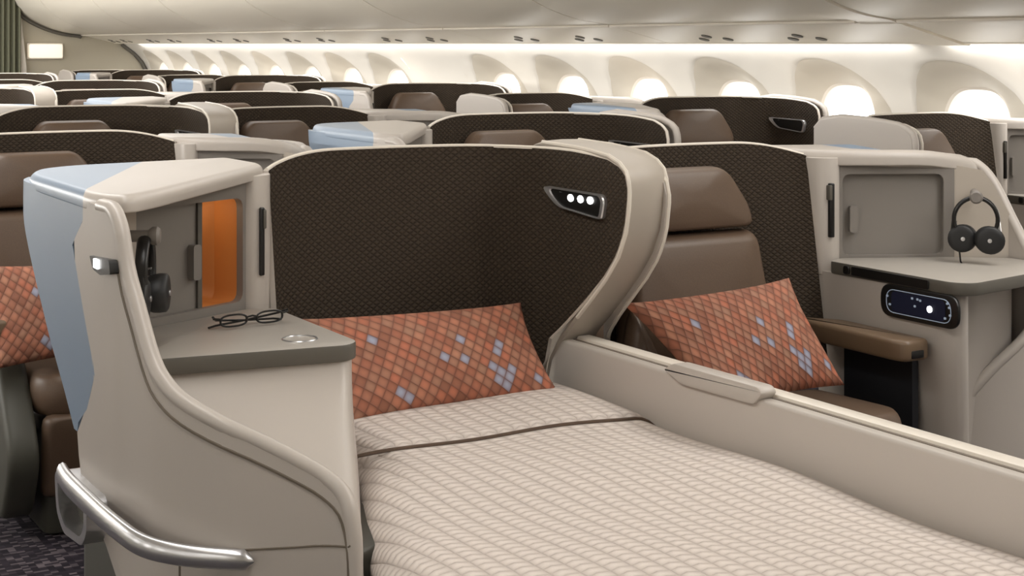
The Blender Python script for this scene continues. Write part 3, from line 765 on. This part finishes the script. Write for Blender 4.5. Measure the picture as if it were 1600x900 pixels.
# ------------------------------------------------------------------ placing rows
F = 3255.
def ux(x, y): return F*x/(y+.57347*x)-605
ROWN = ['front', 'second', 'third', 'fourth', 'fifth', 'sixth', 'seventh', 'eighth', 'ninth', 'tenth']
PITCH = 1.535
protos = {}
def copy_tree(o, parent=None):
    c = o.copy(); COL.objects.link(c); c.parent = parent
    for ch in list(o.children): copy_tree(ch, c)
    return c
def suite(s, w, loc, lab_c, lab_s, grp, front=False, mode='upright', door=0., zs=None):
    zs = zs or (.98 if s > 0 else 1.0)
    kc = (s, w, front, door)
    if kc in protos:
        c = copy_tree(protos[kc]); c.location = loc; c['label'] = lab_c; c['group'] = grp+' consoles'
    else: c = protos[kc] = make_console(s, w, zs, lab_c, loc, grp+' consoles', front, door)
    ks = (s, mode)
    if ks in protos:
        t = copy_tree(protos[ks]); t.location = loc; t['label'] = lab_s; t['group'] = grp+' seats'
    else: t = protos[ks] = make_seat(s, zs, lab_s, 'seat', loc, grp+' seats', mode)
    return c, t
# front pair
CON_L, _ = suite(-1, .563, (XC, 3.4, 0), 'cream side console with open niche, glasses on its grey shelf and chrome rail', 'dark quilted seat shell standing behind the made-up bed', 'front row', True, 'bed', .13)
CON_R, _ = suite(1, .563, (XC, 3.4, 0), 'cream side console with closed grey niche door and headphones at the right', 'brown leather seat with orange pillow, right of the bed', 'front row', True, 'front')
o_, y_, z_ = PN[0][0]+PD[0]*.10+PQ[0]*.085, PN[0][1]+PD[1]*.10+PQ[1]*.085, 1.035
l_ = D.lights.new('storage_lamp', 'POINT'); l_.energy = .1; l_.color = (1, .85, .62); l_.shadow_soft_size = .015  # unseen lamp added inside the compartment to brighten its orange liner
l_o = D.objects.new('storage_lamp', l_); COL.objects.link(l_o); l_o.location = (XC-o_, 3.4+y_, z_)
# rows behind
for r in range(1, 9):
    y = 3.4+PITCH*r
    if r % 2:
        xs = {1: XC-1.405, -1: XC+1.21}; wd = .44
    else:
        xs = {1: XC, -1: XC}; wd = .563
    for s in (1, -1):
        x = xs[s]
        ends = [ux(x+s*.06, y-.2), ux(x+s*(.83+wd), y+.1)]
        if max(ends) < -8: continue
        sd = ('left' if (s < 0) == (r % 2 == 0) else 'right')
        suite(s, wd, (x, y, 0), 'cream console with blue grey rear edge, %s seat of the centre pair, %s row' % (sd, ROWN[r]),
              'winged dark brown seat, %s one of the centre pair, %s row counting from the bed' % (sd, ROWN[r]), 'centre', mode='outer' if r % 2 else 'upright')
for r in range(0, 9):
    y = 4.55+PITCH*r
    if y > 17: break
    s = 1 if r % 2 == 0 else -1
    x = 4.17 if s > 0 else 5.12
    suite(s, .34 if s < 0 else .30, (x, y, 0), 'cream console beside the windows, %s in line from the near end' % ordw[r],
          'winged dark brown seat beside the windows, %s in line from the near end' % ordw[r], 'window side', mode='outer')

# ------------------------------------------------------------------ centre dividers
def wing_outline():
    top = [(y, z) for y, z in reversed(ZT)]; low = [(y, z) for y, z in ZL]
    return [(.185, 1.150)]+top+low[1:]+[(.185, .45)]
def make_divider(label, loc, rail):
    t = thing('centre_divider', label, 'divider', loc, 'centre dividers')
    ol = wing_outline(); n = len(ol); nor = []
    for k in range(n):
        tv = Vector(ol[(k+1) % n])-Vector(ol[k-1])
        tv.normalize(); nor.append((-tv.y, tv.x) if True else None)
    if nor[n//2-2][0] > 0: nor = [(-a, -b) for a, b in nor]
    def ring(x, d, back=0):
        return [(x, p[0]+q[0]*d+(back if p[0] < .2 else 0), p[1]+q[1]*d) if p[1] > 1.0 or p[0] < .25 else (x, p[0], p[1]) for p, q in zip(ol, nor)]
    rings = [ring(-.036, 0), ring(-.066, .002), ring(-.068, .008), ring(-.062, .014), ring(.0, .016, .012), ring(.06, .014, .028), ring(.068, .008, .03), ring(.066, .002, .028), ring(.036, 0, .028)]
    obj('wing', *loft(rings), M['cream_lo'], t, 35)
    for x, b in ((-.066, 0), (.066, .03)):
        obj('wing_piping', *tube([p for p in ring(x, .012, b)[1:-1] if p[2] > .69 and p[1] < .2], .005, 6), M['rim'], t)
    if rail:
        y0, y1 = .10, -2.6
        pts = roundpoly([(y0+.03, .40), (y0+.05, .55), (y0-.0, .652), (y1, .668), (y1, .2), (y0, .2)], [.0, .06, .05, .01, .01, .01], 5)
        v, f = slab(pts, -.062, .018, .008, 3, map3=lambda a, b, h: (h, a, b)); obj('low_wall', v, f, M['cream'], t)
        v, f = slab([(y0-.05, .64), (y1, .656), (y1, .669), (y0-.05, .653)], -.034, -.026, 0, map3=lambda a, b, h: (h, a, b+.0005)); obj('rail_groove', v, f, M['seam'], t)
        v, f = slab([(y0-.05, .64), (y1, .656), (y1, .676), (y0-.05, .66)], -.022, .022, .006, 2, map3=lambda a, b, h: (h, a, b)); obj('top_rail', v, f, M['rim'], t)
        # lift-up panel catch on the bed side
        pk = roundpoly([(-.70, .671), (-.97, .677), (-.965, .650), (-.72, .640)], [.01, .01, .02, .02], 3)
        pk = roundpoly([(-.40, .660), (-.44, .681), (-.75, .685), (-.765, .672), (-.735, .643), (-.47, .637)], .012, 3)
        v, f = slab(pk, -.070, -.026, .005, 2, map3=lambda a, b, h: (h, a, b)); obj('rail_catch', v, f, M['cream'], t)
    return t
make_divider('tall cream divider with long low wall between the bed and the brown seat', (XC, 3.4, 0), True)
for r in (2, 4, 6, 8):
    y = 3.4+PITCH*r
    if ux(XC, y) < 0: continue
    make_divider('cream divider between the two centre seats of the %s row' % ROWN[r], (XC, y, 0), False)

# ------------------------------------------------------------------ bed
t = thing('bed', 'seat bed base with mattress under the taupe duvet', 'bed', (1.62, 2.3, 0))
def off(pts, o): return [(p[0]-o[0], p[1]-o[1]) for p in pts]
mp_ = [(1.42, 3.42), (1.40, 3.0), (1.25, 2.6), (1.19, 2.3), (1.16, 1.25), (2.11, 1.25), (2.11, 3.42)]
obj('mattress', *slab(roundpoly(off(mp_, (1.62, 2.3)), .04, 4), .40, .505, .02), M['leathers'], t)
obj('bed_base', *slab(roundpoly(off([(1.47, 3.35), (1.45, 3.0), (1.31, 2.6), (1.26, 2.3), (1.24, 1.3), (2.10, 1.3), (2.10, 3.35)], (1.62, 2.3)), .04, 4), 0, .40, .01), M['navy'], t)
def xleft(y): return interp(y, [(1.2, 1.07), (2.0, 1.095), (2.3, 1.115), (2.5, 1.16), (2.75, 1.245), (3.0, 1.345), (3.12, 1.375), (3.5, 1.385)])
def duvet_sheet(ya, yb, ztop, name, par, droop, nx=54, ny=70, fold=0):
    gr = []; uv = []
    XRr = 2.128
    for i in range(ny+1):
        y = ya+(yb-ya)*i/ny; xl = xleft(y); row = []
        wd = XRr-xl; Lt = wd+droop
        for j in range(nx+1):
            d = Lt*j/nx               # distance from the right edge
            r = .085
            flat = wd-r
            if d < flat: x = XRr-d; z = ztop
            else:
                a = min((d-flat)/r, math.pi/2); x = XRr-flat-r*math.sin(a); z = ztop-r*(1-math.cos(a))
                ex = (d-flat)-r*math.pi/2
                if ex > 0: z -= ex; x += ex*.35
            # crown and right edge tuck
            cx = (x-xl)/wd
            if d < flat: z += .012*math.sin(math.pi*min(max(cx, 0), 1))**.7
            if d < .06: z -= .028*(1-d/.06)**2
            z += .004*math.sin(9*y+5*x)+.003*math.sin(14*x-6*y)
            if fold:
                e = min(1, abs(y-ya)/.03); z -= .018*(1-math.sqrt(max(0, 1-(1-e)**2)))
            row.append((x, y, z)); uv.append((d, y))
        gr.append(row)
    v = [p for r_ in gr for p in r_]; n = nx+1; f = []
    for i in range(ny):
        for j in range(nx): a = i*n+j; f.append((a, a+1, a+n+1, a+n))
    o0 = len(v); v += [(p[0], p[1], p[2]-.012) for p in v]
    f2 = [tuple(o0+k for k in reversed(q)) for q in f]; f += f2
    bd = [j for j in range(n)]+[i*n+nx for i in range(1, ny+1)]+[ny*n+j for j in range(nx-1, -1, -1)]+[i*n for i in range(ny-1, 0, -1)]
    for a, b in zip(bd, bd[1:]+bd[:1]): f.append((a, b, b+o0, a+o0))
    return v, f, uv+uv
t = thing('duvet', 'taupe quilted duvet spread over the bed', 'duvet', (1.6, 2.3, .5))
def loc(vs, o): return [(p[0]-o[0], p[1]-o[1], p[2]-o[2]) for p in vs]
v, f, uv = duvet_sheet(3.06, 1.22, .542, 'cover', t, .07); obj('duvet_cover', loc(v, (1.6, 2.3, .5)), f, M['duvet'], t, 60, uv=uv)
v, f, uv = duvet_sheet(3.03, 3.42, .553, 'cuff', t, .06, 54, 20, 1); obj('folded_cuff', loc(v, (1.6, 2.3, .5)), f, M['duvet'], t, 60, uv=uv)

pp = []
for k in range(41):
    x = xleft(3.03)-.012+(2.125-xleft(3.03)+.012)*k/40; wd = 2.128-xleft(3.03); cx = (x-xleft(3.03))/wd
    pp.append((x-1.6, 3.028-2.3, .545+.012*math.sin(math.pi*min(max(cx, 0), 1))**.7+.004*math.sin(9*3.03+5*x)+.003*math.sin(14*x-6*3.03)-.5-.028*max(0, 1-(2.128-x)/.06)**2-(.03 if k == 0 else 0)))
obj('cuff_piping', *tube(pp, .0042, 6), M['leathers'], t)['label'] = 'dark brown piping'

# ------------------------------------------------------------------ pillows
def pillow(label, cs, th, mat, w, h):
    """cs: corners tl, tr, br, bl"""
    c0 = sum((Vector(c) for c in cs), Vector())/4
    tl, tr, br, bl = [Vector(c)-c0 for c in cs]; nrm = (tr-tl).cross(bl-tl).normalized()
    N = 40; rows = []; uv = []
    for sd in (1, -1):
        for i in range(N+1):
            for j in range(N+1):
                a = -1+2*i/N; b = -1+2*j/N
                # edges bow inwards between the pointed corners
                aa = a*(1-.055*(1-b*b)); bb = b*(1-.085*(1-a*a))
                p = (bl*(1-aa)*(1-bb)+br*(1+aa)*(1-bb)+tl*(1-aa)*(1+bb)+tr*(1+aa)*(1+bb))/4
                hgt = th*((1-a**2)*(1-b**2))**.42*(1+.05*math.sin(3*a+2*b))
                rows.append(p+nrm*hgt*sd*.5); uv.append((a*w/2+sd*0, b*h/2))
    n = N+1; f = []
    for i in range(N):
        for j in range(N):
            a = i*n+j; f.append((a, a+1, a+n+1, a+n)); o = n*n; f.append((o+a, o+a+n, o+a+n+1, o+a+1))
    me_o = obj('pillow', rows, f, mat, None, 80, uv=uv, recalc=False)
    bm = bmesh.new(); bm.from_mesh(me_o.data); bmesh.ops.remove_doubles(bm, verts=bm.verts, dist=.0004); bmesh.ops.recalc_face_normals(bm, faces=bm.faces); bm.to_mesh(me_o.data); bm.free()
    me_o.location = c0; tag(me_o, label, 'pillow', 'orange patterned pillows'); return me_o
def blue_cells(spots):
    c, s_ = math.cos(R(38)), math.sin(R(38)); out = []
    for x, y in spots:
        X, Y = x/.0245, y/.0245; out.append((math.floor(X*c-Y*s_), math.floor(X*s_+Y*c)))
    return sorted(set(out))
SP1 = [(-.165, .055), (.0, -.025), (.065, -.035), (.07, .012), (.165, .012), (.16, -.005), (.125, -.055), (.14, -.06), (.155, -.065), (.14, -.08), (.155, -.085), (.168, -.075), (.185, -.065), (.165, -.098), (-.15, -.095), (-.135, -.102), (.245, -.09)]
mat1 = pillow_mat('terracotta_weave', blue_cells(SP1))
pillow('orange patterned pillow leaning on the shell at the head of the bed', [(1.37, 3.44, .776), (1.992, 3.43, .765), (2.048, 3.33, .545), (1.44, 3.30, .545)], .12, mat1, .62, .26)
pillow('orange patterned pillow leaning on the brown seat right of the divider', [(2.26, 3.37, .75), (2.70, 3.235, .80), (2.80, 3.13, .525), (2.40, 3.14, .50)], .13, mat1, .6, .27)
pillow('orange patterned pillow on the seat behind the blue grey console panel', [(.93, 4.66, .78), (1.42, 4.69, .78), (1.46, 4.58, .52), (.93, 4.56, .50)], .12, mat1, .6, .27)

# ------------------------------------------------------------------ glasses on the left shelf
t = thing('eyeglasses', 'folded dark framed glasses lying on the grey shelf', 'glasses', (1.21, 3.27, .80))
def lens(cx): return [(cx+.026*abs(math.cos(q*math.pi/12))**.8*(1 if math.cos(q*math.pi/12) > 0 else -1), -.012, .019+.0125*abs(math.sin(q*math.pi/12))**.7*(1 if math.sin(q*math.pi/12) > 0 else -1)) for q in range(24)]
fm = MB()
fm.add(*tube(lens(-.036), .0022, 6, True)); fm.add(*tube(lens(.036), .0022, 6, True)); fm.add(*tube([(-.011, -.012, .023), (0, -.014, .026), (.011, -.012, .023)], .0022, 6))
fm.add(*tube([(-.061, -.012, .024), (-.075, -.008, .026)], .0026, 6)); fm.add(*tube([(.061, -.012, .024), (.075, -.008, .026)], .0026, 6))
ey = fm.obj('frame', [M['black']], t)
obj('temple', *tube([(-.075, -.008, .03), (-.06, .012, .018), (.0, .02, .01), (.06, .022, .006), (.075, .016, .004)], .0026, 6), M['black'], t)
obj('temple', *tube([(.075, -.008, .03), (.062, .004, .022), (.0, .012, .012), (-.06, .014, .006), (-.075, .01, .004)], .0026, 6), M['black'], t)
t.rotation_euler = (0, 0, R(6)); t.scale = (1.2, 1.2, 1.0)

# ------------------------------------------------------------------ headphones
def headphones(label, base, ax, nrm, up, hookpos):
    """ax: width direction, nrm: off the wall"""
    t = thing('headphones', label, 'headphones', base)
    ax, nrm, up = Vector(ax).normalized(), Vector(nrm).normalized(), Vector(up)
    def P(a, n, z): return tuple(ax*a+nrm*n+up*z)
    band = [P(.06*math.cos(q), .035, .005+.062*math.sin(q)) for q in [math.pi*(-.12+1.24*k/24) for k in range(25)]]
    rings = []
    for k, p in enumerate(band):
        q = math.pi*(-.12+1.24*k/24); rad = Vector(P(math.cos(q), 0, math.sin(q))); rings.append([tuple(Vector(p)+rad*.0065*math.cos(u*math.pi/5)+nrm*.013*math.sin(u*math.pi/5)) for u in range(10)])
    obj('headband', *loft(rings), M['black'], t, 60)
    for sg in (-1, 1):
        c = (sg*.036, .045+sg*.014, -.050)
        rr_ = []
        for d, r in ((-.026, .024), (-.024, .034), (-.012, .039), (0, .04), (.012, .039), (.016, .034), (.018, .022), (.0185, .004)):
            rr_.append([P(c[0]+r*math.cos(q*math.pi/12)+d*sg*.25, c[1]+d, c[2]+r*math.sin(q*math.pi/12)) for q in range(24)])
        e = obj('ear_cup', *loft(rr_), M['ear'], t, 50)
        obj('cup_badge', *loft([[P(c[0]+r*math.cos(q*math.pi/6), c[1]+d, c[2]+r*math.sin(q*math.pi/6)) for q in range(12)] for d, r in ((.017, .006), (.0205, .006), (.021, .004))]), M['chrome'], e)
        obj('slider', *tube([P(sg*.059, .035, .0), P(sg*.063, .037, -.03), P(sg*.05, .04, -.04)], .0075, 8), M['black' if sg < 0 else 'chrome'], t)
    obj('cord', *tube([P(-.045, .04, -.088), P(-.042, .04, -.115), P(-.03, .03, -.135)], .0028, 6), M['black'], t)
    return t
# right console: hangs facing the seat
sd = Vector((1.1985-1.352, -.049+.155, 0)).normalized()       # along the niche side, to the rear
nr = Vector((-.70, -.72, 0))
axr = Vector((.72, -.70, 0))
hb = (3.385, 3.235, .915)
headphones('black headphones hanging on the hook in the right console', hb, axr, nr, (0, 0, 1), None)
def hook(par, base, n_, a_):
    pts = [[tuple(Vector(base)-par.location+n_.normalized()*d+a_.normalized()*r*math.cos(q*math.pi/8)+Vector((0, 0, r*math.sin(q*math.pi/8)))) for q in range(16)] for d, r in ((-.09, .012), (.04, .012), (.048, .018), (.058, .019), (.064, .014))]
    obj('headphone_hook', *loft(pts), M['grey'], par)['label'] = 'round grey headphone hook'
hook(CON_R, (3.385, 3.235, .985), nr, axr)
# left console: seen edge on against the wing
nl = Vector((.82, -.57, 0)); axl = Vector((.57, .82, 0))
headphones('black headphones hanging inside the open niche of the left console', (.893, 3.10, .965), (.42, .91, 0), Vector((.91, -.42, 0)), (0, 0, 1), None)
hook(CON_L, (.893, 3.10, 1.035), Vector((.91, -.42, 0)), Vector((.42, .91, 0)))
